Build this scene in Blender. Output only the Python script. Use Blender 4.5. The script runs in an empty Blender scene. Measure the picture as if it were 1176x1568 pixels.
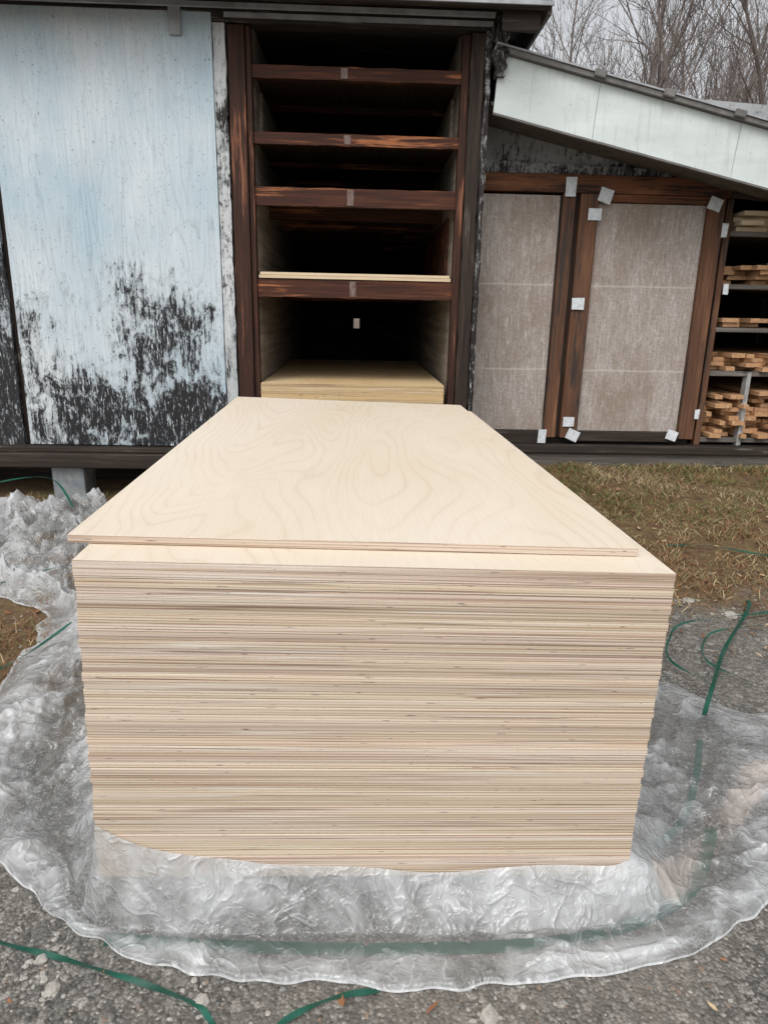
import bpy, bmesh, math, random
from mathutils import Vector, Matrix, noise, Euler
random.seed(7)
R=random.random
def U(a,b): return a+(b-a)*random.random()
scene=bpy.context.scene
COL=scene.collection

# ---------------------------------------------------------------- helpers
def empty(name,loc=(0,0,0),rot=(0,0,0),parent=None):
    o=bpy.data.objects.new(name,None); COL.objects.link(o); o.location=loc; o.rotation_euler=rot
    if parent: o.parent=parent
    return o
def mesh_obj(name,verts,faces,mats,parent=None,idx=None,smooth=False):
    me=bpy.data.meshes.new(name); me.from_pydata(verts,[],faces)
    if not isinstance(mats,(list,tuple)): mats=[mats]
    for m in mats: me.materials.append(m)
    if idx: me.polygons.foreach_set('material_index',idx)
    if smooth: me.polygons.foreach_set('use_smooth',[True]*len(me.polygons))
    me.update()
    o=bpy.data.objects.new(name,me); COL.objects.link(o)
    if parent: o.parent=parent
    return o
BF=[(0,3,2,1),(4,5,6,7),(0,1,5,4),(1,2,6,5),(2,3,7,6),(3,0,4,7)]
def bv(x0,x1,y0,y1,z0,z1):
    return [(x0,y0,z0),(x1,y0,z0),(x1,y1,z0),(x0,y1,z0),(x0,y0,z1),(x1,y0,z1),(x1,y1,z1),(x0,y1,z1)]
def box(name,x0,x1,y0,y1,z0,z1,mat,parent=None,bevel=0.0,jit=0.0):
    v=[(a+U(-jit,jit),b+U(-jit,jit),c+U(-jit,jit)) for a,b,c in bv(x0,x1,y0,y1,z0,z1)]
    o=mesh_obj(name,v,BF,mat,parent)
    if bevel>0:
        m=o.modifiers.new('b','BEVEL'); m.width=bevel; m.segments=2; m.limit_method='NONE'
    return o
def prism(name,poly,y0,y1,mat,parent=None):
    n=len(poly)
    v=[(x,y0,z) for x,z in poly]+[(x,y1,z) for x,z in poly]
    f=[tuple(range(n)),tuple(range(2*n-1,n-1,-1))]+[(i,i+n,(i+1)%n+n,(i+1)%n) for i in range(n)]
    return mesh_obj(name,v,f,mat,parent)
def ragged(name,x0,x1,y0,y1,z0,z1,mat,parent,amp=.012,n=60):
    """vertical board with a chipped, uneven edge on both sides"""
    V=[];F=[]
    for k in range(n+1):
        z=z0+(z1-z0)*k/n
        a=x0+amp*noise.noise(Vector((z*9,x0*7,1)))+amp*.6*noise.noise(Vector((z*31,x0*7,2))); b=x1+amp*noise.noise(Vector((z*10,x1*5,3)))+amp*.7*noise.noise(Vector((z*37,x1*5,4)))
        V+=[(a,y0,z),(b,y0,z),(b,y1,z),(a,y1,z)]
        if k:
            o=4*k
            for c in range(4): F.append((o-4+c,o-4+(c+1)%4,o+(c+1)%4,o+c))
    F.append((0,3,2,1)); o=4*n; F.append((o,o+1,o+2,o+3))
    return mesh_obj(name,V,F,mat,parent)
def catmull(P,n):
    out=[];m=len(P)-1
    for k in range(n):
        t=k/(n-1)*m; i=min(int(t),m-1); f=t-i
        p0=P[max(i-1,0)];p1=P[i];p2=P[i+1];p3=P[min(i+2,m)]
        out.append([0.5*((2*b)+(-a+c)*f+(2*a-5*b+4*c-d)*f*f+(-a+3*b-3*c+d)*f**3) for a,b,c,d in zip(p0,p1,p2,p3)])
    return out
def sm(a,b,x):
    t=max(0,min(1,(x-a)/(b-a))); return t*t*(3-2*t)

# ---------------------------------------------------------------- materials
class M:
    def __init__(s,name,rough=.7,spec=.3):
        s.m=bpy.data.materials.new(name); s.m.use_nodes=True
        s.t=s.m.node_tree; s.n=s.t.nodes; s.l=s.t.links
        s.b=s.n['Principled BSDF']; s.out=s.n['Material Output']
        s.b.inputs['Roughness'].default_value=rough
        s.b.inputs['Specular IOR Level'].default_value=spec
        s.tc=s.n.new('ShaderNodeTexCoord'); s.oi=None
    def node(s,t,**k):
        n=s.n.new(t)
        for a,b in k.items(): setattr(n,a,b)
        return n
    def set(s,inp,v):
        if isinstance(v,bpy.types.NodeSocket): s.l.new(v,inp)
        else: inp.default_value=v
    def coord(s,scale=(1,1,1),rand=False):
        src=s.tc.outputs['Object']
        if rand:
            if not s.oi: s.oi=s.node('ShaderNodeObjectInfo')
            k=s.math('MULTIPLY',s.oi.outputs['Random'],37.0)
            a=s.node('ShaderNodeVectorMath',operation='ADD'); s.l.new(src,a.inputs[0]); s.l.new(k,a.inputs[1]); src=a.outputs[0]
        m=s.node('ShaderNodeMapping'); s.l.new(src,m.inputs['Vector']); m.inputs['Scale'].default_value=scale
        return m.outputs[0]
    def noise(s,vec,scale=1,detail=5,rough=.6,dist=0):
        n=s.node('ShaderNodeTexNoise'); s.l.new(vec,n.inputs['Vector'])
        n.inputs['Scale'].default_value=scale;n.inputs['Detail'].default_value=detail
        n.inputs['Roughness'].default_value=rough;n.inputs['Distortion'].default_value=dist
        return n.outputs['Fac']
    def math(s,op,a,b=0.0,clamp=False):
        n=s.node('ShaderNodeMath',operation=op); n.use_clamp=clamp
        s.set(n.inputs[0],a); s.set(n.inputs[1],b); return n.outputs[0]
    def ramp(s,fac,stops):
        n=s.node('ShaderNodeValToRGB'); s.l.new(fac,n.inputs[0]); e=n.color_ramp.elements
        while len(e)<len(stops): e.new(.5)
        for q,(p,c) in zip(e,stops):
            q.position=p; q.color=(c[0],c[1],c[2],1) if isinstance(c,tuple) else (c,c,c,1)
        return n.outputs['Color']
    def mix(s,fac,a,b,mode='MIX'):
        n=s.node('ShaderNodeMix',data_type='RGBA',blend_type=mode)
        s.set(n.inputs[0],fac)
        for i,v in ((6,a),(7,b)):
            if isinstance(v,tuple): v=(v[0],v[1],v[2],1)
            s.set(n.inputs[i],v)
        return n.outputs[2]
    def rng(s,v,a,b,c,d):
        n=s.node('ShaderNodeMapRange'); s.l.new(v,n.inputs[0])
        for i,x in enumerate((a,b,c,d)): n.inputs[i+1].default_value=x
        return n.outputs[0]
    def bump(s,h,strength=.4,dist=.005):
        n=s.node('ShaderNodeBump'); n.inputs['Strength'].default_value=strength; n.inputs['Distance'].default_value=dist
        s.l.new(h,n.inputs['Height']); s.l.new(n.outputs[0],s.b.inputs['Normal'])
    def color(s,c): s.set(s.b.inputs['Base Color'],c if not isinstance(c,tuple) else (c[0],c[1],c[2],1)); return s.m

def wood(name,axis,dark,mid,light,rough=.75,worn=None,wfac=.6,bump=.5,scale=1):
    m=M(name,rough)
    sc=[45*scale]*3; sc['XYZ'.index(axis)]=2.0*scale
    g=m.noise(m.coord(tuple(sc),True),1,6,.65,.3)
    sc2=[6]*3; sc2['XYZ'.index(axis)]=1.2
    b=m.noise(m.coord(tuple(sc2),True),1,5,.6)
    c=m.ramp(g,[(.28,dark),(.5,mid),(.75,light)])
    c=m.mix(m.rng(b,.3,.7,0,.75),c,m.ramp(b,[(.3,dark),(.8,mid)]))
    if worn:
        w=m.math('ADD',m.math('MULTIPLY',b,.6),m.math('MULTIPLY',g,.6))
        c=m.mix(m.rng(w,wfac,wfac+.07,0,1),c,worn)
    m.bump(g,bump,.004)
    return m.color(c)

DK=(.014,.007,.005)
brownX=wood('brown_wood_x','X',DK,(.065,.022,.012),(.17,.056,.024),worn=(.34,.125,.05),wfac=.65)
brownZ=wood('brown_wood_z','Z',DK,(.05,.020,.012),(.12,.048,.026),worn=(.24,.10,.055),wfac=.66)
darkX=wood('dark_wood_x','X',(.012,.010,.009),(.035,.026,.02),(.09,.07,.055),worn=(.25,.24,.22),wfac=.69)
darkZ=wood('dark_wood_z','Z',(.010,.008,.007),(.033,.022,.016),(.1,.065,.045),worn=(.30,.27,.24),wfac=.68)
cedarX=wood('stained_wood_x','X',(.045,.018,.010),(.19,.075,.035),(.36,.16,.075),worn=(.03,.018,.014),wfac=.62)
cedarZ=wood('stained_wood_z','Z',(.040,.020,.013),(.15,.07,.038),(.33,.17,.09),worn=(.045,.032,.026),wfac=.60)
greyX=wood('grey_wood_x','X',(.05,.045,.04),(.14,.125,.11),(.26,.24,.21),worn=(.02,.018,.016),wfac=.66)
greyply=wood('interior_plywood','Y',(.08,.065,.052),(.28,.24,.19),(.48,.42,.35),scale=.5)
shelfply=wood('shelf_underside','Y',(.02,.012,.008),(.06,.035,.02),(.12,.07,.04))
lumber=wood('lumber','Y',(.26,.13,.065),(.50,.29,.15),(.66,.45,.27),scale=1)
palelumber=wood('pale_lumber','X',(.5,.38,.24),(.68,.55,.38),(.78,.67,.5))

def peeled(name,paintA,paintB,black,blobs,bias0,zlo,zhi,biasz,grain=1):
    m=M(name,.65)
    g=m.noise(m.coord((70,70,2.2),True),1,6,.7)
    ply=m.noise(m.coord((5,5,.55)),1,3,.5,.8)
    lines=m.math('FRACT',m.math('MULTIPLY',ply,16.0))
    lines=m.rng(lines,0,.25,.5*grain,0)
    big=m.noise(m.coord((1.3,1.3,.8)),1,4,.55)
    p=m.mix(m.rng(big,.35,.65,0,1),paintA,paintB)
    p=m.mix(m.rng(g,.35,.7,.30*grain,0),p,(.25,.27,.28))
    sep=m.node('ShaderNodeSeparateXYZ'); m.l.new(m.tc.outputs['Object'],sep.inputs[0])
    lowm=m.rng(sep.outputs[2],zlo,2.9,1,.3)
    p=m.mix(m.math('MULTIPLY',lines,lowm),p,(.20,.235,.27))
    spk=m.noise(m.coord((90,90,60)),1,4,.7)
    p=m.mix(m.rng(spk,.62,.69,0,.85),p,(.08,.08,.08))
    n1=m.noise(m.coord((7.5,7.5,4.8)),1,10,.80,.6)
    n2=m.noise(m.coord((60,60,3.2)),1,6,.75)
    n3=m.noise(m.coord((28,28,12)),1,8,.85)
    s=m.math('ADD',m.math('MULTIPLY',n1,.66),m.math('MULTIPLY',n2,.24))
    s=m.math('ADD',s,m.math('MULTIPLY',n3,.44))
    zb=m.rng(sep.outputs[2],zlo,zhi,biasz,0)
    s=m.math('ADD',s,zb); s=m.math('ADD',s,bias0-.105)
    for bx,bz,r,amp in blobs:
        cv=m.node('ShaderNodeCombineXYZ'); m.l.new(sep.outputs[0],cv.inputs[0]); m.l.new(sep.outputs[2],cv.inputs[2])
        d=m.node('ShaderNodeVectorMath',operation='DISTANCE'); m.l.new(cv.outputs[0],d.inputs[0]); d.inputs[1].default_value=(bx,0,bz)
        s=m.math('ADD',s,m.rng(d.outputs['Value'],0,r,amp,0))
    grey=m.rng(s,.61,.70,0,.45); blk=m.rng(s,.68,.725,0,1)
    c=m.mix(grey,p,(.20,.215,.22)); c=m.mix(blk,c,black)
    chip=m.rng(m.noise(m.coord((70,70,12)),1,5,.8),.56,.63,0,.85)
    c=m.mix(m.math('MULTIPLY',blk,chip),c,paintB)
    m.bump(m.math('SUBTRACT',m.math('MULTIPLY',g,.5),blk),.5,.003)
    return m.color(c)
door_mat=peeled('weathered_white_paint',(.42,.55,.63),(.68,.73,.75),(.016,.016,.018),
    [(-1.55,1.64,.24,.11),(-1.46,1.42,.26,.12),(-1.42,1.18,.34,.12),(-1.10,1.38,.30,.13),(-1.06,1.22,.26,.09),(-1.3,1.10,.35,.06),
     (-2.05,.85,.5,.10),(-1.2,.68,.5,.12),(-1.75,.62,.5,.11),(-.98,.55,.45,.12),(-1.0,2.55,.25,.06),(-.9,1.9,.25,.06),(-2.15,1.35,.40,.09)],-.05,.45,1.8,.13)
strip_mat=peeled('weathered_panel_paint',(.42,.5,.56),(.6,.64,.66),(.02,.02,.022),[],.10,.4,2.4,.13)
post_mat=peeled('peeling_black_post',(.09,.06,.05),(.55,.55,.53),(.015,.011,.010),[],.17,.4,3.0,.03)
edge_board=peeled('peeling_white_board',(.5,.52,.52),(.68,.70,.70),(.018,.014,.013),[(-.82,2.45,.5,.10)],.045,.4,3.0,.05)
gable_mat=peeled('peeling_gable_paint',(.26,.26,.26),(.42,.43,.43),(.02,.018,.018),[],.06,2.2,2.5,.12,.5)

def panel():
    m=M('fibrous_grey_panel',.8)
    a=m.noise(m.coord((110,110,8),True),1,6,.8)
    b=m.noise(m.coord((40,40,60),True),1,6,.7)
    d=m.noise(m.coord((3.2,3.2,1.8),True),1,7,.7,.5)
    c=m.ramp(m.math('ADD',m.math('MULTIPLY',a,.6),m.math('MULTIPLY',b,.4)),[(.33,(.185,.15,.13)),(.5,(.36,.315,.285)),(.68,(.60,.56,.53))])
    c=m.mix(m.rng(d,.42,.64,0,.65),c,(.23,.17,.125))
    w=m.noise(m.coord((26,26,14),True),1,6,.75)
    c=m.mix(m.rng(w,.56,.7,0,.5),c,(.62,.59,.56))
    sep=m.node('ShaderNodeSeparateXYZ'); m.l.new(m.tc.outputs['Object'],sep.inputs[0])
    w=m.math('MODULO',m.math('ADD',sep.outputs[2],m.math('MULTIPLY',d,.03)),.59)
    c=m.mix(m.rng(m.math('ABSOLUTE',m.math('SUBTRACT',w,.4)),.002,.009,.5,0),c,(.58,.53,.47))
    m.bump(a,.5,.003); return m.color(c)
panel_mat=panel()
def painted(name,c1,c2,rough=.5,sc=(2,2,2),spec=.4,rand=True):
    m=M(name,rough,spec); n=m.noise(m.coord(sc,rand),1,6,.65)
    m.bump(m.noise(m.coord((30,30,30)),1,3),.1,.003)
    return m.color(m.mix(m.rng(n,.35,.7,0,1),c1,c2))
def siding():
    m=M('white_metal_siding',.5)
    n=m.noise(m.coord((1.5,1.5,6),True),1,6,.65); st=m.noise(m.coord((30,5,2.5)),1,6,.75); sp_=m.noise(m.coord((70,5,60)),1,3,.6)
    c=m.mix(m.rng(n,.35,.7,0,1),(.66,.72,.70),(.53,.58,.56))
    c=m.mix(m.rng(st,.52,.75,0,.45),c,(.33,.33,.28))
    c=m.mix(m.rng(sp_,.68,.73,0,.7),c,(.2,.19,.16))
    return m.color(c)
fascia_mat=siding()
postpaint=painted('worn_white_post',(.42,.43,.42),(.15,.14,.13),.7,(30,30,8))
label_mat=painted('white_patch',(.68,.71,.73),(.45,.48,.50),.6,(30,30,30))
sheen_mat=painted('painted_sheen',(.20,.15,.13),(.09,.042,.03),.45,(60,60,25))  # paler brown standing in for light reflected off the shelf beams
metal_mat=painted('grey_metal',(.25,.26,.27),(.42,.44,.46),.45,(8,8,8))
roof_mat=painted('roof_edge',(.10,.095,.09),(.2,.19,.18),.7,(10,10,10))
stone_mat=painted('block_pier',(.16,.18,.2),(.3,.31,.3),.9,(12,12,12))
strap_mat=painted('green_strap',(.003,.055,.036),(.006,.10,.066),.4,(10,10,10),.5)
bark=painted('bark',(.10,.08,.07),(.20,.17,.155),.9,(3,3,1))

def plyface(name,base,var,line,amt):
    m=M(name,.5,.35)
    v=m.coord((1.25,.30,1),True)
    n=m.noise(v,1.7,2.0,.4,.35)
    f=m.math('FRACT',m.math('MULTIPLY',n,34.0))
    tri=m.math('ABSOLUTE',m.math('SUBTRACT',f,.5))
    wide=m.rng(tri,0,.5,.30,0)
    ln=m.math('ADD',m.rng(tri,0,.12,1,0),wide)
    ln=m.math('MULTIPLY',ln,m.rng(m.noise(m.coord((3,1,1),True),1,3),.36,.62,.1,1))
    fine=m.noise(m.coord((200,5,1),True),1,4,.6)
    big=m.noise(m.coord((2.2,.7,1),True),1,3,.5)
    c=m.mix(m.rng(big,.35,.65,0,1),base,var)
    c=m.mix(m.math('MULTIPLY',ln,amt,True),c,line)
    c=m.mix(m.rng(fine,.35,.7,0,.20),c,line)
    return m.color(c)
maple=plyface('maple_veneer',(.745,.645,.505),(.785,.70,.58),(.55,.42,.29),.31)
yellowply=plyface('pine_veneer',(.66,.47,.25),(.74,.57,.34),(.42,.25,.11),.5)
def plyedge(name,dark,mid,light,grey,warm):
    m=M(name,.75,.2)
    a=m.noise(m.coord((.5,.5,420)),1,1,.5)
    b=m.noise(m.coord((.3,.3,120)),1,2,.6)
    c3=m.noise(m.coord((1.0,1.0,30)),1,3,.6)
    s=m.math('ADD',m.math('MULTIPLY',a,.5),m.math('MULTIPLY',b,.5))
    c=m.ramp(s,[(.37,dark),(.45,mid),(.53,light),(.65,grey)])
    c=m.mix(m.rng(c3,.38,.62,0,.35),c,warm)
    at=m.node('ShaderNodeAttribute',attribute_name='tone')
    c=m.mix(1.0,c,at.outputs['Color'],'MULTIPLY')
    sep=m.node('ShaderNodeSeparateXYZ'); m.l.new(m.tc.outputs['Object'],sep.inputs[0])
    wz=m.math('ADD',sep.outputs[2],m.math('MULTIPLY',m.noise(m.coord((2.5,2.5,20)),1,3,.6),.0016))
    fr=m.math('FRACT',m.math('MULTIPLY',wz,1/.0063))
    lw=m.noise(m.coord((.8,.8,90)),1,2,.6)
    c=m.mix(m.math('MULTIPLY',m.rng(m.math('ABSOLUTE',m.math('SUBTRACT',fr,.5)),.04,.24,.95,0),m.rng(lw,.38,.62,0.1,1)),c,(.23,.145,.10))
    k=m.noise(m.coord((20,20,300)),1,2,.5)
    c=m.mix(m.rng(k,.69,.71,0,.92),c,(.05,.025,.02))
    k2=m.noise(m.coord((1.6,1.6,230)),1,2,.5)
    c=m.mix(m.rng(k2,.61,.67,0,.8),c,(.15,.085,.06))
    wv=m.noise(m.coord((1.6,1.6,210)),1,2,.5)
    c=m.mix(m.rng(wv,.62,.68,0,.7),c,(.80,.77,.70))
    fuzz=m.noise(m.coord((260,260,500)),1,3,.6)
    c=m.mix(m.rng(fuzz,.35,.7,.2,0),c,(.3,.21,.14))
    m.bump(fuzz,.4,.001)
    return m.color(c)
edge_mat=plyedge('plywood_edge',(.29,.20,.145),(.57,.45,.335),(.78,.68,.56),(.62,.56,.49),(.60,.45,.32))
edge_y=plyedge('plywood_edge_yellow',(.40,.25,.12),(.62,.43,.22),(.72,.54,.31),(.6,.45,.26),(.6,.42,.2))

def groundmat():
    m=M('ground_surface',.9,.2)
    P=m.node('ShaderNodeNewGeometry').outputs['Position']
    def gc(s):
        q=m.node('ShaderNodeMapping'); m.l.new(P,q.inputs[0]); q.inputs['Scale'].default_value=(s,s,s); return q.outputs[0]
    g1=m.node('ShaderNodeTexVoronoi'); m.l.new(gc(1),g1.inputs['Vector']); g1.inputs['Scale'].default_value=130
    g2=m.node('ShaderNodeTexVoronoi'); m.l.new(gc(1),g2.inputs['Vector']); g2.inputs['Scale'].default_value=50
    n0=m.noise(gc(2.2),1,6,.65); n1=m.noise(gc(90),1,4,.7)
    s1=m.node('ShaderNodeSeparateColor'); m.l.new(g1.outputs['Color'],s1.inputs[0])
    s2=m.node('ShaderNodeSeparateColor'); m.l.new(g2.outputs['Color'],s2.inputs[0])
    c=m.ramp(s1.outputs[0],[(0,(.07,.069,.066)),(.45,(.17,.163,.15)),(.8,(.30,.285,.26)),(1,(.46,.44,.40))])
    cb=m.ramp(s2.outputs[1],[(0,(.10,.10,.097)),(.6,(.22,.21,.19)),(1,(.5,.48,.44))])
    c=m.mix(m.rng(s2.outputs[0],.6,.7,0,.8),c,cb)
    c=m.mix(m.rng(g1.outputs['Distance'],.35,.75,0,.5),c,(.06,.057,.052))
    c=m.mix(m.rng(n0,.4,.65,0,.5),c,(.26,.235,.20))
    c=m.mix(m.rng(n1,.3,.7,.3,0),c,(.05,.047,.042))
    soil=m.ramp(m.noise(gc(14),1,8,.75),[(.3,(.06,.038,.023)),(.5,(.14,.088,.048)),(.62,(.16,.13,.06)),(.75,(.32,.24,.15))])
    sep=m.node('ShaderNodeSeparateXYZ'); m.l.new(P,sep.inputs[0])
    b=m.rng(sep.outputs[0],-.8,.6,.75,1.6)
    d=m.math('ADD',m.math('SUBTRACT',sep.outputs[1],b),m.math('MULTIPLY',m.math('SUBTRACT',m.noise(gc(3),1,7,.7),.5),1.3))
    c=m.mix(m.rng(d,-.15,.35,0,1),c,soil)
    far=m.ramp(m.noise(gc(.6),1,8,.75),[(.35,(.10,.078,.065)),(.6,(.19,.15,.125)),(.75,(.28,.235,.195))])
    c=m.mix(m.rng(sep.outputs[1],8,14,0,1),c,far)
    h=m.math('ADD',m.math('MULTIPLY',g1.outputs['Distance'],-.6),m.math('MULTIPLY',n1,.8))
    h=m.math('ADD',h,m.math('MULTIPLY',g2.outputs['Distance'],-.6))
    m.bump(h,.8,.008)
    return m.color(c)

# ---------------------------------------------------------------- ground
def gh(x,y):
    z=sm(1.2,3.8,y)*(.09+.18*sm(-.6,1.4,x))
    z+=.012*noise.noise(Vector((x*1.3,y*1.3,0)))*sm(.0,1.5,max(abs(x)-.6,0)+max(-y,0))
    if y>10:
        z+= (7.5*sm(14,55,y)+6.5*sm(14,50,y)*sm(6,24,x)+.8*noise.noise(Vector((x*.05,y*.05,3))))*sm(10,25,y)
    return z
N=260
def sp(i,a,c): 
    t=(i/(N-1)*2-1); return c+a*math.sinh(t*5.2)/math.sinh(5.2)
xs=[sp(i,160,0) for i in range(N)]; ys=[sp(i,160,1.5) for i in range(N)]
gv=[(x,y,gh(x,y)) for y in ys for x in xs]
gf=[(j*N+i,j*N+i+1,(j+1)*N+i+1,(j+1)*N+i) for j in range(N-1) for i in range(N-1)]
mesh_obj('ground',gv,gf,groundmat(),smooth=True)

# gravel
ico=bmesh.new(); bmesh.ops.create_icosphere(ico,subdivisions=1,radius=1)
IV=[v.co.copy() for v in ico.verts]; IF=[tuple(v.index for v in f.verts) for f in ico.faces]; ico.free()
stoneA=painted('gravel_grey',(.14,.135,.125),(.28,.27,.25),.9,(60,60,60)); stoneB=painted('gravel_light',(.28,.265,.235),(.46,.44,.40),.9,(90,90,90)); stoneC=painted('gravel_brown',(.18,.13,.10),(.28,.22,.17),.9,(60,60,60))
def stones(name,lst,mats):
    V=[];F=[];I=[]
    for (x,y,r,mi) in lst:
        e=Euler((U(0,6),U(0,6),U(0,6))).to_matrix(); s=Vector((U(.7,1.3),U(.7,1.3),U(.35,.6)))*r
        o=len(V); z=gh(x,y)+r*.08
        for c in IV:
            q=e@(c*U(.78,1.12)); V.append((x+q.x*s.x,y+q.y*s.y,z+q.z*s.z))
        for f in IF: F.append(tuple(i+o for i in f)); I.append(mi)
    return mesh_obj(name,V,F,mats,idx=I)
L=[]
for _ in range(9000):
    y=-.75+3.0*R()**1.5; x=U(-1.9,2.4)
    L.append((x,y,.0022+.006*R()**3,0 if R()<.62 else (1 if R()<.4 else 2)))
for _ in range(70): L.append((U(-1.8,2.2),U(-.5,1.2),U(.006,.011),random.choice([0,1,2])))
for x,y,r in [(-.72,-.10,.018),(-.67,-.17,.022),(-.36,-.21,.02),(.22,-.265,.026),(1.75,1.62,.045),(1.6,1.75,.03)]:
    L.append((x,y,r,1))
    for _ in range(14): L.append((x+random.gauss(0,.035),y+random.gauss(0,.03),U(.004,.010),1))
stones('gravel',L,[stoneA,stoneB,stoneC])

# grass
gm=[painted('grass_straw',(.38,.29,.16),(.52,.42,.26),.8),painted('grass_green',(.09,.12,.03),(.16,.18,.06),.8),painted('grass_brown',(.20,.095,.045),(.30,.16,.08),.8),painted('grass_olive',(.20,.17,.07),(.28,.24,.12),.8)]
V=[];F=[];I=[]
def blade(x,y,mi,h,lean):
    a=U(0,6.28); w=U(.0013,.003); z=gh(x,y)-.003; dx=math.cos(a)*w; dy=math.sin(a)*w
    b=U(0,6.28); lx=math.cos(b)*lean*h; ly=math.sin(b)*lean*h
    o=len(V)
    V.extend([(x-dx,y-dy,z),(x+dx,y+dy,z),(x+lx*.5+dx*.8,y+ly*.5+dy*.8,z+h*.6),(x+lx*.5-dx*.8,y+ly*.5-dy*.8,z+h*.6),(x+lx*1.2,y+ly*1.2,z+h*.75)])
    F.append((o,o+1,o+2,o+3)); F.append((o+3,o+2,o+4)); I.extend([mi,mi])
cnt=0
while cnt<60000:
    if R()<.78:
        x=U(.5,4.6); y=U(1.2,3.86); edge=1.62
    else:
        x=U(-3.6,-.6); y=U(.6,3.5); edge=.85
    nz=noise.noise(Vector((x*1.6,y*1.6,5))); n2=noise.noise(Vector((x*4.5,y*4.5,9)))
    if y<edge+.55*n2+.3*R() : 
        if R()>.025: 
            continue
    if R()>.50+1.1*n2: continue
    red=sm(.2,.9,R()*.5+.6*sm(3.0,1.9,y)+nz*.6)
    q=R()
    mi=2 if q<.16+.44*red else (1 if q<.36+.7*nz+.12*sm(2.2,3.2,y) else (0 if q<.76 else 3))
    blade(x,y,mi,U(.015,.05)*(1+.6*n2),U(.5,1.8)); cnt+=1
mesh_obj('grass',V,F,gm,idx=I)
# dead leaves
V=[];F=[];I=[]
lm=[painted('leaf_brown',(.20,.085,.04),(.32,.17,.08),.7),painted('leaf_tan',(.44,.31,.17),(.55,.41,.25),.7)]
for _ in range(1500):
    if R()<.78: x=U(.7,4.5); y=U(1.2,3.8)
    elif R()<.75: x=U(-3.2,-.8); y=U(.7,3.3)
    else:
        x=U(-1.5,1.8); y=U(-.6,-.05)
        if y>-.22+.15*abs(x): continue
    s=U(.006,.020); e=Euler((U(-.5,.5),U(-.5,.5),U(0,6))).to_matrix(); o=len(V); z=gh(x,y)+.010
    asp=U(.2,1)
    for a,b,c in [(-1,0,0),(-.3,-.55,.25),(.5,-.45,.1),(1.1,0,.3),(.5,.5,.15),(-.3,.5,.2)]:
        q=e@Vector((a*s,b*s*asp,c*s)); V.append((x+q.x,y+q.y,z+q.z))
    F.append(tuple(range(o,o+6))); I.append(0 if R()<.65 else 1)
mesh_obj('fallen_leaves',V,F,lm,idx=I)

# ---------------------------------------------------------------- plywood stacks
def sheets(name,x0,x1,y0,y1,z0,th,n,mats,parent,jit=.002,gap=.0013):
    V=[];F=[];I=[];T=[]
    for k in range(n):
        dx=U(-jit,jit);dy=U(-jit,jit); z=z0+k*th; e=.0007
        o=len(V); zt=z+th-gap*U(.5,1.3)
        for zz,i in ((z,e),(z+e,0),(zt-e,0),(zt,e)):
            V+= [(x0+dx+i,y0+dy+i,zz),(x1+dx-i,y0+dy+i,zz),(x1+dx-i,y1+dy-i,zz),(x0+dx+i,y1+dy-i,zz)]
        F.append((o,o+3,o+2,o+1)); I.append(0)
        for s in range(3):
            for c in range(4):
                F.append((o+s*4+c,o+s*4+(c+1)%4,o+s*4+4+(c+1)%4,o+s*4+4+c)); I.append(1)
        F.append((o+12,o+13,o+14,o+15)); I.append(0)
        w=U(.82,1.05); t=(w*U(.985,1.02),w*U(.98,1.01),w*U(.93,1.03),1); T+= [t]*14
    ob=mesh_obj(name,V,F,mats,parent,idx=I)
    ca=ob.data.color_attributes.new('tone','FLOAT_COLOR','CORNER')
    for p in ob.data.polygons:
        for li in p.loop_indices: ca.data[li].color=T[p.index]
    return ob
PZ=.48
stack=empty('plywood_stack',(-.004,0,PZ+.003),(0,math.radians(1.4),0))
sheets('sheets',-.61,.61,0,2.44,.101-PZ,.01905,40,[maple,edge_mat],stack)
sheets('top_sheet',-.61-.044,.61-.044,.095,2.535,.8635-PZ,.019,1,[maple,edge_mat],stack)
for i,y in enumerate((.12,.85,1.55,2.25)):
    box('skid_%d'%i,-.6,.6,y,y+.09,.022-PZ,.100-PZ,palelumber,stack,.003)
bd=empty('wooden_board',(-1.12,.19,.0),(0,0,math.radians(8)))
box('plank',-.5,.14,-.045,.045,.004,.036,lumber,bd,.003)

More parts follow.
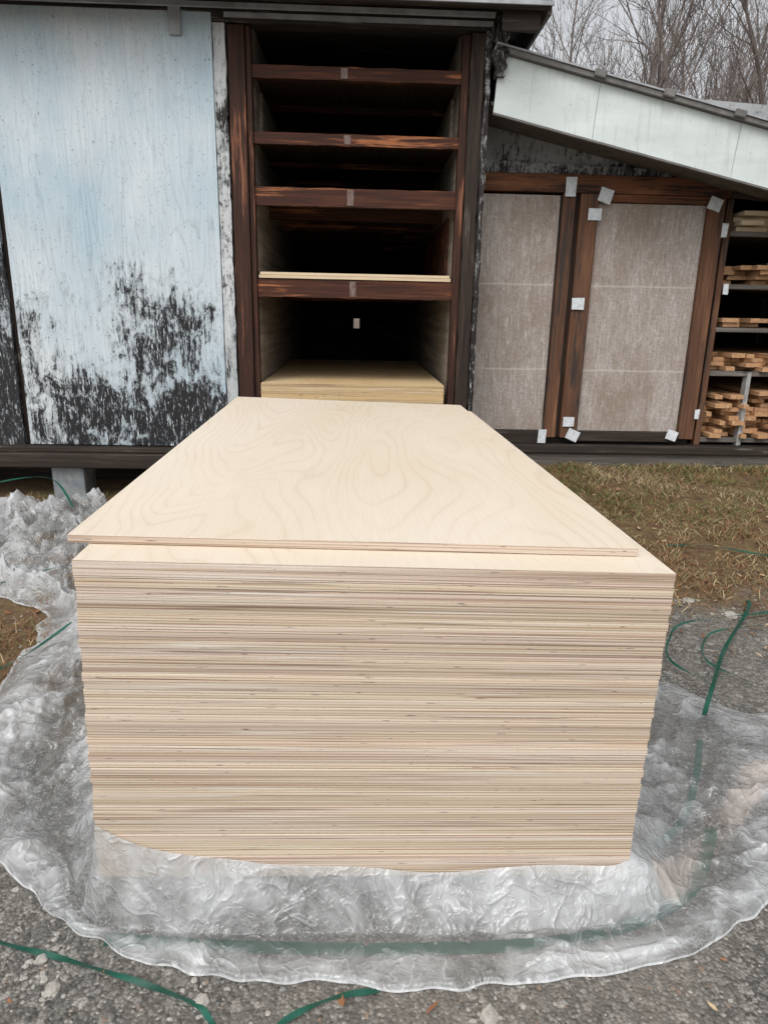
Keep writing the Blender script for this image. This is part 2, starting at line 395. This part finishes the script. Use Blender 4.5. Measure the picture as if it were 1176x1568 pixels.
# ---------------------------------------------------------------- plastic sheeting
def plastic_mat():
    m=M('clear_poly_sheet',.28,.5)
    at=m.node('ShaderNodeAttribute',attribute_name='op'); 
    ti=m.node('ShaderNodeAttribute',attribute_name='tint'); 
    n=m.noise(m.coord((5.5,5.5,5.5)),1,4,.6,1.0)
    n2=m.noise(m.coord((9,9,9)),1,2,.5,1.3)
    cr=m.math('ABSOLUTE',m.math('SUBTRACT',n2,.5))
    n3=m.noise(m.coord((24,20,20)),1,2,.5,1.3)
    cr3=m.math('ABSOLUTE',m.math('SUBTRACT',n3,.5))
    a=m.math('ADD',at.outputs['Fac'],m.math('MULTIPLY',m.math('SUBTRACT',n,.5),1.3))
    a=m.math('ADD',a,m.rng(cr,0,.014,.22,0))
    a=m.math('ADD',a,m.rng(cr3,0,.02,.12,0))
    a=m.math('ADD',a,m.math('MULTIPLY',ti.outputs['Fac'],.25),True)
    a=m.math('MINIMUM',m.math('MAXIMUM',a,.14),.90)
    col=m.mix(ti.outputs['Fac'],(.79,.81,.82),(.78,.64,.55))
    df=m.node('ShaderNodeBsdfDiffuse'); m.l.new(col,df.inputs['Color'])
    tl=m.node('ShaderNodeBsdfTranslucent'); m.l.new(col,tl.inputs['Color'])
    gl=m.node('ShaderNodeBsdfGlossy'); gl.inputs['Roughness'].default_value=.27; gl.inputs['Color'].default_value=(.95,.97,.98,1)
    tr=m.node('ShaderNodeBsdfTransparent'); tr.inputs['Color'].default_value=(.94,.95,.95,1)
    bp=m.node('ShaderNodeBump'); bp.inputs['Strength'].default_value=.50; bp.inputs['Distance'].default_value=.008
    h=m.math('ADD',m.math('POWER',m.rng(cr,0,.13,1,0),2.0),m.math('MULTIPLY',m.math('POWER',m.rng(cr3,0,.12,1,0),2.0),.35))
    m.l.new(h,bp.inputs['Height'])
    for q in (df,tl,gl): m.l.new(bp.outputs[0],q.inputs['Normal'])
    fr=m.node('ShaderNodeFresnel'); fr.inputs[0].default_value=1.45; m.l.new(bp.outputs[0],fr.inputs['Normal'])
    def mx(f,a_,b_):
        x=m.node('ShaderNodeMixShader'); m.set(x.inputs[0],f); m.l.new(a_,x.inputs[1]); m.l.new(b_,x.inputs[2]); return x.outputs[0]
    body=mx(.30,df.outputs[0],tl.outputs[0])
    s=mx(a,tr.outputs[0],body)
    s=mx(m.math('MINIMUM',m.math('ADD',m.math('MULTIPLY',fr.outputs[0],.8),.02),.45),s,gl.outputs[0])
    m.l.new(s,m.out.inputs['Surface']); return m.m
pm=plastic_mat()
# inner x,y | outer x,y | height at stack | fold amplitude
C=[(-.75,3.2,-2.0,3.3,.10,.13),(-.66,2.7,-2.8,2.85,.16,.17),(-.64,2.2,-2.4,2.1,.2,.15),(-.63,1.8,-1.55,1.78,.2,.10),(-.62,1.4,-1.36,1.4,.2,.07),
(-.62,1.0,-1.32,1.0,.2,.06),(-.615,.6,-1.30,.65,.2,.055),(-.61,.25,-1.04,.26,.22,.042),(-.615,.05,-.81,.07,.25,.028),(-.60,-.004,-.62,-.06,.24,.020),
(-.38,-.004,-.39,-.145,.165,.018),(.03,-.004,.03,-.20,.122,.020),(.42,-.004,.45,-.19,.115,.022),(.585,-.002,.73,-.135,.12,.026),(.59,.05,1.02,.03,.15,.032),
(.595,.3,1.34,.3,.15,.042),(.60,.6,1.52,.60,.12,.04),(.605,.9,1.30,.93,.10,.032),(.61,1.25,.88,1.2,.06,.02)]
NS,NT=900,90
cc=catmull(C,NS)
def rid(p,k=3.0):
    v=abs(noise.noise(p))*k
    return 1-min(1,math.sqrt(v*v+.0006))
TP=catmull([(.72,.02),(.83,.10),(.93,.20),(1.06,.31),(1.22,.48)],30)
V=[];OP=[];TI=[]
arc=0;px=py=None
for i,(ix,iy,ox,oy,h,am) in enumerate(cc):
    w=math.hypot(ox-ix,oy-iy)
    mx_,my_=(ix+ox)/2,(iy+oy)/2
    if px is not None: arc+=math.hypot(mx_-px,my_-py)
    px,py=mx_,my_
    for j in range(NT):
        t=j/(NT-1); x=ix+(ox-ix)*t; y=iy+(oy-iy)*t
        q=t*w
        wob=noise.noise(Vector((x*5,y*5,2)))
        x+=(.11*wob*w+.016*noise.noise(Vector((x*13,y*13,4))))*t; y+=(.09*noise.noise(Vector((x*5,y*5,8)))*w+.014*noise.noise(Vector((x*14,y*14,6))))*t
        warp=noise.noise(Vector((arc*1.8,q*2.4,0))); warp2=noise.noise(Vector((arc*1.8,q*2.4,9)))
        f1=rid(Vector((arc*2.6+q*1.8+warp*.9,q*2.0-arc*.8,1)),2.8)
        f2=rid(Vector((arc*6.5-q*5+warp*1.4,q*4+arc*1.5+warp2,3)))
        f4=rid(Vector((arc*3+warp*2.4,q*16+warp2*1.6,12)))
        f3=rid(Vector((arc*15+q*9+warp2*2,q*10-arc*6+warp*2,7)))
        f5=rid(Vector((arc*18-q*12+warp*2,q*8+arc*5,17)))
        fold=.34*f1**1.6+.26*f2**1.8+.20*f4**1.8+.11*f3**1.6+.09*f5**1.6
        base=h*max(0,1-t/.42)**1.3
        rim=math.exp(-((t-.80)/.13)**2)*(.25+.75*sm(-.25,.3,noise.noise(Vector((arc*1.7,0,31)))))
        mid=math.sin(math.pi*min(1,t*1.02))
        env=min(1,(1-t)*9)
        z=base+am*(rim*(.30+.6*f1)+fold*1.5*mid)*env
        z+=.012*(f2-.4)*max(0,1-t/.5)*min(1,t*8)
        z+=h*.20*(noise.noise(Vector((x*3.5,y*3.5,11))))*max(0,1-t/.25)
        op=.33+.50*(fold-.33)+.26*rim+.30*max(0,1-t/.35)-.28*math.exp(-((t-.52)/.10)**2)
        if t>.985: op=.75
        ti=0
        if x>.6 and y<.65:
            d=min((p[0]-x)**2+(p[1]-y)**2 for p in TP)**.5
            ti=.6*sm(.055,.025,d+.02*noise.noise(Vector((x*14,y*14,2))))
        TI.append(ti)
        V.append((x,y,max(z,.010*min(1,(1-t)*20))+gh(x,y)*t+.005)); OP.append(op)
F=[(i*NT+j+1,(i+1)*NT+j+1,(i+1)*NT+j,i*NT+j) for i in range(NS-1) for j in range(NT-1)]
pl=mesh_obj('plastic_sheeting',V,F,pm,smooth=True)
ca=pl.data.attributes.new('op','FLOAT','POINT'); ca.data.foreach_set('value',OP)
ca=pl.data.attributes.new('tint','FLOAT','POINT'); ca.data.foreach_set('value',TI)

# straps
def strap(pts,lift=.006,w=.0075):
    P=catmull(pts,max(24,len(pts)*12)); V=[];F=[]
    for k,p in enumerate(P):
        a=P[max(k-1,0)];b=P[min(k+1,len(P)-1)]
        dx,dy=b[0]-a[0],b[1]-a[1]; l=math.hypot(dx,dy)+1e-9; nx,ny=-dy/l*w,dx/l*w
        z=gh(p[0],p[1])+lift+(p[2] if len(p)>2 else 0)
        tw=.003*math.sin(k*.35) if lift>.003 else 0
        V+=[(p[0]-nx,p[1]-ny,z-tw),(p[0]+nx,p[1]+ny,z+tw)]
        if k: o=2*k; F.append((o-2,o,o+1,o-1))
    ob=mesh_obj('green_strap',V,F,strap_mat)
    s=ob.modifiers.new('s','SOLIDIFY'); s.thickness=.001
    return ob
strap([(-1.15,.05,0),(-.83,-.057,.0),(-.668,-.11,0.004),(-.5,-.17,.006),(-.37,-.22,.0),(-.32,-.27,0),(-.25,-.32,.01),(-.18,-.265,.01),(-.09,-.225,.01),(.002,-.205,.0)],w=.0055)
strap([(1.9,1.75,.0),(1.84,1.64,.02),(1.5,1.22,.05),(1.237,.83,.10),(1.12,.66,.09)],w=.0075)
strap([(1.12,.66,0),(1.0,.45,0),(.85,.25,0),(.6,.1,0)],lift=.002,w=.010)
strap([(2.5,1.75,0),(1.9,1.6,.02),(1.45,1.45,.05),(1.3,1.3,.05),(1.24,1.15,.03),(1.3,.95,.04)],w=.004)
strap([(2.5,1.55,0),(2.0,1.5,.02),(1.6,1.42,.03),(1.45,1.3,.03),(1.4,1.15,.02),(1.5,1.0,.01)],w=.0035)
strap([(1.75,2.35,0),(2.0,2.3,.02),(2.4,2.15,.02),(2.9,2.3,0)],w=.005)
strap([(-2.9,2.9,.05),(-2.3,2.9,.22),(-1.9,3.0,.26),(-1.6,2.6,.20)],w=.006)
strap([(-1.9,.7,0),(-1.5,.95,.02),(-1.3,1.15,.06),(-1.15,1.3,.14)],w=.006)
strap([(-2.2,1.7,.02),(-1.75,1.9,.05),(-1.4,1.95,.12),(-1.1,1.8,.14)],w=.006)
strap([(-.6,-.055,0),(-.3,-.085,0),(.05,-.105,0),(.4,-.10,0),(.62,-.05,0),(.8,.05,0),(.95,.25,0)],lift=.002,w=.016)

# ---------------------------------------------------------------- tall storage shed
B=empty('lumber_storage_shed',(.0235,3.469,0),(0,0,math.radians(-1.2)))
XL,XR=-.655,.605
box('sliding_door',-2.19,-.875,-.06,-.02,.455,3.01,door_mat,B,.004)
box('left_wall_panel',-3.5,-2.235,-.045,-.012,.43,3.0,strip_mat,B,.004)
box('left_wall_panel_far',-4.4,-3.53,-.045,-.012,.43,3.0,strip_mat,B,.004)
box('door_gap_board',-2.30,-2.14,-.008,.02,.43,3.0,darkZ,B)
ragged('door_edge_board',-.872,-.80,-.05,.02,.42,2.96,edge_board,B,.008)
box('back_sheathing',-4.4,-.80,.022,.06,.3,3.04,darkX,B)
box('left_post',-.787,XL-.032,-.05,.06,.42,2.955,brownZ,B,.005,.002)
box('left_jamb',XL-.03,XL,-.03,.055,.42,2.955,brownZ,B,.003,.001)
box('right_jamb',XR,XR+.045,-.03,.055,.42,2.955,brownZ,B,.004,.001)
ragged('right_post',XR+.048,.735,-.05,.06,.3,2.955,darkZ,B,.006)
ragged('corner_board',.740,.772,-.07,.06,.28,2.96,post_mat,B,.010)
box('right_side_wall',.745,.785,.062,5.2,.2,3.04,darkZ,B)
box('header_beam',-4.4,.79,-.055,.06,2.965,3.045,darkX,B,.005)
box('door_track',-4.4,.775,-.12,-.10,3.015,3.04,metal_mat,B)
box('header_metal_strip',-.8,.775,-.064,-.057,2.985,3.012,metal_mat,B)
for x in (-2.15,-1.08):
    box('door_hanger',x-.035,x+.035,-.085,-.062,2.88,3.03,metal_mat,B,.003)
box('sill_beam',-4.4,.79,-.16,.05,.315,.415,darkX,B,.008,.003)
box('sill_ledge',-4.4,-.8,-.13,-.02,.418,.45,darkX,B,.005,.003)
for x in (-4.0,-3.0,-1.95,-1.3,-.3,.6):
    box('pier',x-.1,x+.1,-.1,.15,-.1,.31,stone_mat,B,.01,.01)
box('crawlspace_back',-4.4,.79,.5,.54,-.1,.31,darkX,B)
box('soffit',-4.5,1.0,-.30,.06,3.055,3.08,darkX,B)
box('eave_board',-4.6,1.05,-.335,-.302,2.99,3.13,darkX,B,.006,.003)
box('drip_edge',-4.6,1.06,-.352,-.338,3.0,3.022,metal_mat,B)
box('roof_deck',-4.6,1.06,-.36,5.3,3.135,3.19,roof_mat,B)
for i,y in enumerate((-.27,.35,1.2)):
    box('rafter_tail_%d'%i,.795,1.0,y,y+.045,2.91,3.05,darkX,B,.01,.014)
box('rake_board',1.032,1.06,-.30,5.2,2.97,3.13,greyX,B,.005,.004)
ragged('corner_bracket',.79,.86,-.10,-.02,2.72,3.04,post_mat,B,.03)
# interior
box('bay_left_wall',XL-.031,XL-.001,.06,5.2,.4,3.04,greyply,B)
box('bay_right_wall',XR+.001,XR+.04,.06,5.2,.4,3.04,greyply,B)
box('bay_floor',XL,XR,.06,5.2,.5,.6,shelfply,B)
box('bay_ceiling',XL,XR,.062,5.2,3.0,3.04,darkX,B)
bx0,bx1,bz0,bz1=-.07,.01,1.13,1.26
for n_,a in (('l',(XL,bx0,.6,3.0)),('r',(bx1,XR,.6,3.0)),('t',(bx0,bx1,bz1,3.0)),('b',(bx0,bx1,.6,bz0))):
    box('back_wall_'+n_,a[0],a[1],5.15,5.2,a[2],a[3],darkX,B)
SH=[(2.694,2.764),(2.336,2.401),(1.988,2.094),(1.438,1.548)]
for i,(a,b) in enumerate(SH):
    V=[];F=[];n=50
    for k in range(n+1):
        x=XL+.001+(XR-XL-.002)*k/n; e1=.004*noise.noise(Vector((x*8,i*5,0)))+.003*noise.noise(Vector((x*30,i*5,0))); e2=.004*noise.noise(Vector((x*8,i*5,9)))
        V+=[(x,-.012+e2*.4,a+e1),(x,-.012+e2*.4,b+e2),(x,.03,b+e2),(x,.03,a+e1)]
        if k:
            o=4*k
            for c in range(4): F.append((o-4+c,o+c,o+(c+1)%4,o-4+(c+1)%4))
    mesh_obj('shelf_beam_%d'%i,V,F,brownX,B)
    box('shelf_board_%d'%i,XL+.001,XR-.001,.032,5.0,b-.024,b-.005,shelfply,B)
    for y in (.75,1.5,2.3,3.2):
        box('cross_joist',XL+.001,XR-.001,y,y+.04,a+.005,b-.026,brownX,B)
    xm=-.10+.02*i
    ragged('sheen_patch_%d'%i,xm-.02,xm+.02,-.0165,-.0145,a+.008,b-.006,sheen_mat,B,.004,8)  # thin patch on the beam front, a soft reflection painted as colour
box('paler_sheet',XL+.012,XR-.012,-.02,2.4,1.553,1.572,palelumber,B,.001)
box('paler_sheet_b',XL+.02,XR-.02,-.015,2.4,1.574,1.590,palelumber,B,.001)
IS=sheets('inner_sheets',XL+.01,XR-.03,-.06,2.38,.615,.0182,15,[yellowply,edge_y],B,.0015)
box('side_cleat',XL,XL+.02,.3,3.0,2.42,2.69,greyply,B); box('side_cleat_r',XR-.02,XR,.3,3.0,2.42,2.69,greyply,B)
box('side_cleat_m',XR-.02,XR,.3,3.0,1.62,1.97,brownX,B)

# ---------------------------------------------------------------- low shed
S=empty('low_shed',(.0235,3.469,0),(0,0,math.radians(-1.2)))
y0=.40
box('header',.79,2.60,y0-.04,y0+.05,2.165,2.28,cedarX,S,.005,.002)
box('door_post_left',.79,.838,y0-.03,y0+.05,.50,2.163,darkZ,S,.005,.002)
box('fibre_panel_left',.84,1.385,y0-.012,y0+.01,.53,2.15,panel_mat,S,.002)
box('stile_a',1.388,1.475,y0-.04,y0+.04,.48,2.163,cedarZ,S,.005,.002)
box('stile_gap',1.478,1.505,y0+.0,y0+.04,.48,2.163,darkZ,S)
box('stile_b',1.508,1.635,y0-.045,y0+.04,.48,2.163,cedarZ,S,.005,.002)
box('fibre_panel_right',1.638,2.40,y0-.012,y0+.01,.53,2.11,panel_mat,S,.002)
box('right_top_rail',1.638,2.40,y0-.035,y0+.04,2.112,2.163,cedarX,S,.004,.002)
box('stile_c',2.403,2.52,y0-.045,y0+.04,.48,2.163,cedarZ,S,.005,.002)
box('bottom_rail_left',.79,1.386,y0-.035,y0+.04,.43,.528,darkX,S,.005,.002)
box('bottom_rail_right',1.637,2.401,y0-.038,y0+.04,.455,.528,darkX,S,.005,.002)
box('sill',.79,4.4,y0-.06,y0+.1,.365,.428,darkX,S,.008,.005)
box('foundation',.79,4.4,y0-.03,y0+.12,.0,.362,greyX,S,.01)
box('inner_batten_l',1.375,1.387,y0-.02,y0-.013,.53,2.15,darkZ,S)
for (x,z,w,h,a) in [(1.43,2.20,.07,.12,0),(1.675,2.15,.09,.09,.3),(1.61,2.03,.09,.075,0),(2.44,2.115,.09,.08,.3),(1.55,1.44,.09,.08,0),
                    (1.56,.60,.08,.07,0),(1.37,.49,.06,.10,0),(1.60,.50,.09,.08,.4),(2.35,.51,.08,.07,.3),(2.53,1.95,.04,.09,0),(2.52,.67,.03,.07,0),(2.60,1.56,.035,.07,0)]:
    o=box('white_patch',-w/2,w/2,-.002,.002,-h/2,h/2,label_mat,S,.0008,.003); o.location=(x,y0-.058,z); o.rotation_euler=(0,a,0)
def zb(x): return 2.537-.214*(x-.80)
prism('gable_wall',[(.79,2.283),(4.4,2.283),(4.4,zb(4.4)+.9),(.79,zb(.79)+.3)],y0,y0+.05,gable_mat,S)
prism('gable_trim',[(.79,2.283),(2.7,2.283),(2.7,2.31),(.79,2.36)],y0-.025,y0-.002,gable_mat,S)
xs_=[.80,1.42,2.32,3.3,4.4]
FH=.315
for a,b in zip(xs_[:-1],xs_[1:]):
    a2=a+.003
    prism('fascia_panel',[(a2,zb(a2)),(b,zb(b)),(b+.02,zb(b+.02)+FH),(a2+.02,zb(a2+.02)+FH)],-.06,-.045,fascia_mat,S)
prism('soffit',[(.79,zb(.79)+.04),(4.4,zb(4.4)+.04),(4.4,zb(4.4)+.06),(.79,zb(.79)+.06)],-.043,y0-.001,greyX,S)
prism('fascia_lower_trim',[(.80,zb(.80)-.014),(4.4,zb(4.4)-.014),(4.4,zb(4.4)-.002),(.80,zb(.80)-.002)],-.066,-.04,roof_mat,S)
prism('roof',[(.795,zb(.795)+FH+.003),(4.6,zb(4.6)+FH+.003),(4.6,zb(4.6)+FH+.03),(.795,zb(.795)+FH+.03)],-.10,5.0,roof_mat,S)
prism('roof_drip',[(.795,zb(.795)+FH+.033),(4.6,zb(4.6)+FH+.033),(4.6,zb(4.6)+FH+.043),(.795,zb(.795)+FH+.043)],-.11,4.9,metal_mat,S)
for x in (1.42,1.85,2.3,2.8,3.3):
    o=box('roof_clip',-.035,.035,-.125,-.102,-.012,.03,roof_mat,S,.006); o.location=(x,0,zb(x)+FH+.02); o.rotation_euler=(0,.21,0)
box('low_side_wall',4.36,4.4,y0+.1,5.0,.0,1.9,darkZ,S)
box('low_back_wall',.8,4.4,4.9,4.95,.0,2.0,darkZ,S)
box('inside_partition',2.53,2.55,y0+.1,2.9,.43,2.28,darkZ,S)
box('closet_back',.8,2.52,y0+.06,y0+.08,.43,2.28,darkX,S)
# lumber rack
box('rack_post_a',2.555,2.60,y0+.0,y0+.06,.43,2.16,cedarZ,S,.004)
box('rack_post_b',2.88,2.915,y0-.01,y0+.05,.43,.98,postpaint,S,.004,.003)
box('rack_post_c',3.5,3.56,y0-.01,y0+.05,.43,2.2,greyX,S,.004,.003)
box('rack_back',2.55,4.3,2.9,2.95,.43,2.3,darkX,S)
for z in (1.955,1.60,1.30,.985,.49):
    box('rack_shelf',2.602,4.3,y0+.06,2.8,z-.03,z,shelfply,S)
    box('rack_shelf_edge',2.602,4.3,y0+.0,y0+.05,z-.035,z-.002,greyX,S,.003,.003)
for z0_,rows,wd,mt in ((1.957,4,(.15,.3),palelumber),(1.602,4,(.06,.15),lumber),(1.302,2,(.06,.16),lumber),(.987,4,(.04,.12),lumber),(.492,11,(.04,.12),lumber)):
    for r in range(rows):
        x=2.62+U(0,.05)
        while x<4.2:
            w=U(*wd); t=.032
            if R()<.97-.035*r:
                y=y0+U(-.06,.20); o=box('board',0,w-.004,0,2.2,0,t-.002,mt,S,.0015); o.location=(x,y,z0_+r*t); o.rotation_euler=(0,U(-.03,.03),U(-.03,.03))
            x+=w
prism('eave_rack_board',[(2.55,2.16),(4.4,2.02),(4.4,2.10),(2.55,2.25)],y0-.06,y0-.03,darkX,S)

# ---------------------------------------------------------------- bare trees
def tree_mesh(k,H,sp_,maxd,rmin=.008):
    rnd=random.Random(100+k); V=[];F=[]
    def tube(p,q,r0,r1,n):
        d=(q-p); 
        if d.length<1e-5: return
        d.normalize(); a=d.orthogonal().normalized(); b=d.cross(a); o=len(V)
        for c,r in ((p,r0),(q,r1)):
            for i in range(n):
                an=6.2832*i/n; w=c+(a*math.cos(an)+b*math.sin(an))*r; V.append(tuple(w))
        for i in range(n): F.append((o+i,o+(i+1)%n,o+n+(i+1)%n,o+n+i))
    def grow(p,d,l,r,dep):
        ns=5 if dep<2 else 3
        for s in range(ns):
            d=(d+Vector((rnd.uniform(-1,1),rnd.uniform(-1,1),rnd.uniform(-.5,1)))*(.10+.05*dep)).normalized()
            q=p+d*l/ns; r1=r*(.86 if dep<2 else .78)
            tube(p,q,r,r1,7 if dep<1 else (4 if dep<3 else 3)); 
            if dep<maxd and (s>=1 or dep>0):
                for _ in range(1 if dep<2 else rnd.choice([1,1,2])):
                    ax=Vector((rnd.uniform(-1,1),rnd.uniform(-1,1),rnd.uniform(-1,1))).normalized()
                    nd=(d+d.cross(ax).normalized()*rnd.uniform(.5,1.1)+Vector((0,0,.25))).normalized()
                    grow(q,nd,l*rnd.uniform(.42,.68),max(r1*.55,rmin),dep+1)
            p=q;r=r1
        if dep<maxd: grow(p,d,l*.6,max(r,rmin),dep+1)
    grow(Vector((0,0,-.3)),Vector((rnd.uniform(-.1,.1),rnd.uniform(-.1,.1),1)),H*.55,sp_,0)
    me=bpy.data.meshes.new('bare_tree_mesh'); me.from_pydata(V,[],F); me.materials.append(bark); return me
TM=[tree_mesh(k,[12,13,11,14,12][k],[.15,.2,.13,.18,.16][k],4) for k in range(5)]
TF=[tree_mesh(30+k,11,.13,3,.012) for k in range(3)]
BR=[tree_mesh(20+k,4.0,.03,3) for k in range(3)]
T=empty('bare_trees')
rt=random.Random(5)
def inst(me,x,y,s):
    o=bpy.data.objects.new('tree',me); COL.objects.link(o); o.parent=T
    o.location=(x,y,gh(x,y)); o.rotation_euler=(rt.uniform(-.08,.08),rt.uniform(-.08,.08),rt.uniform(0,6.28)); o.scale=(s,s,s*rt.uniform(.9,1.15))
for az,d,s in [(16,24,.8),(20.5,21,.9),(24,25,1.0),(28,20,.95),(32,24,1.0),(26,30,.9)]:
    a=math.radians(az); inst(rt.choice(TM),d*math.sin(a),d*math.cos(a),s)
for _ in range(110):
    a=math.radians(rt.uniform(-30,48)); d=rt.uniform(34,62); inst(rt.choice(TF),d*math.sin(a),d*math.cos(a),rt.uniform(.5,.8))
for _ in range(200):
    a=math.radians(rt.uniform(8,42)); d=rt.uniform(18,56); inst(rt.choice(BR),d*math.sin(a),d*math.cos(a),rt.uniform(.5,1.1))

# ---------------------------------------------------------------- world, sun, camera
w=bpy.data.worlds.new('World'); scene.world=w; w.use_nodes=True
nt=w.node_tree; bg=nt.nodes['Background']
sky=nt.nodes.new('ShaderNodeTexSky'); sky.sky_type='NISHITA'; sky.sun_disc=False
sky.sun_elevation=math.radians(52); sky.sun_rotation=math.radians(205); sky.dust_density=4; sky.air_density=1
hs=nt.nodes.new('ShaderNodeHueSaturation'); hs.inputs['Saturation'].default_value=.16; hs.inputs['Value'].default_value=1.32
nt.links.new(sky.outputs[0],hs.inputs['Color']); nt.links.new(hs.outputs[0],bg.inputs['Color']); bg.inputs['Strength'].default_value=.15
sl=bpy.data.lights.new('sun','SUN'); sl.energy=.75; sl.angle=math.radians(30); sl.color=(1,.97,.95)
so=bpy.data.objects.new('sun',sl); COL.objects.link(so)
az=math.radians(205); el=math.radians(52)
d=Vector((math.sin(az)*math.cos(el),math.cos(az)*math.cos(el),math.sin(el)))
so.rotation_euler=(-d).to_track_quat('-Z','Y').to_euler(); so.location=(0,-5,8)

cam=bpy.data.cameras.new('camera'); co=bpy.data.objects.new('camera',cam); COL.objects.link(co)
cam.sensor_fit='VERTICAL'; cam.sensor_height=36; cam.sensor_width=27; cam.lens=1075/1568*36; cam.clip_end=600; cam.clip_start=.02
co.location=(-.077,-1.33,1.36)
Rm=Matrix.Rotation(math.radians(-3.5),3,'Z')@Matrix.Rotation(math.radians(90-15.94),3,'X')@Matrix.Rotation(math.radians(1.2),3,'Z')
co.rotation_euler=Rm.to_euler()
scene.camera=co
scene.view_settings.view_transform='Standard'; scene.view_settings.look='None'; scene.view_settings.exposure=0
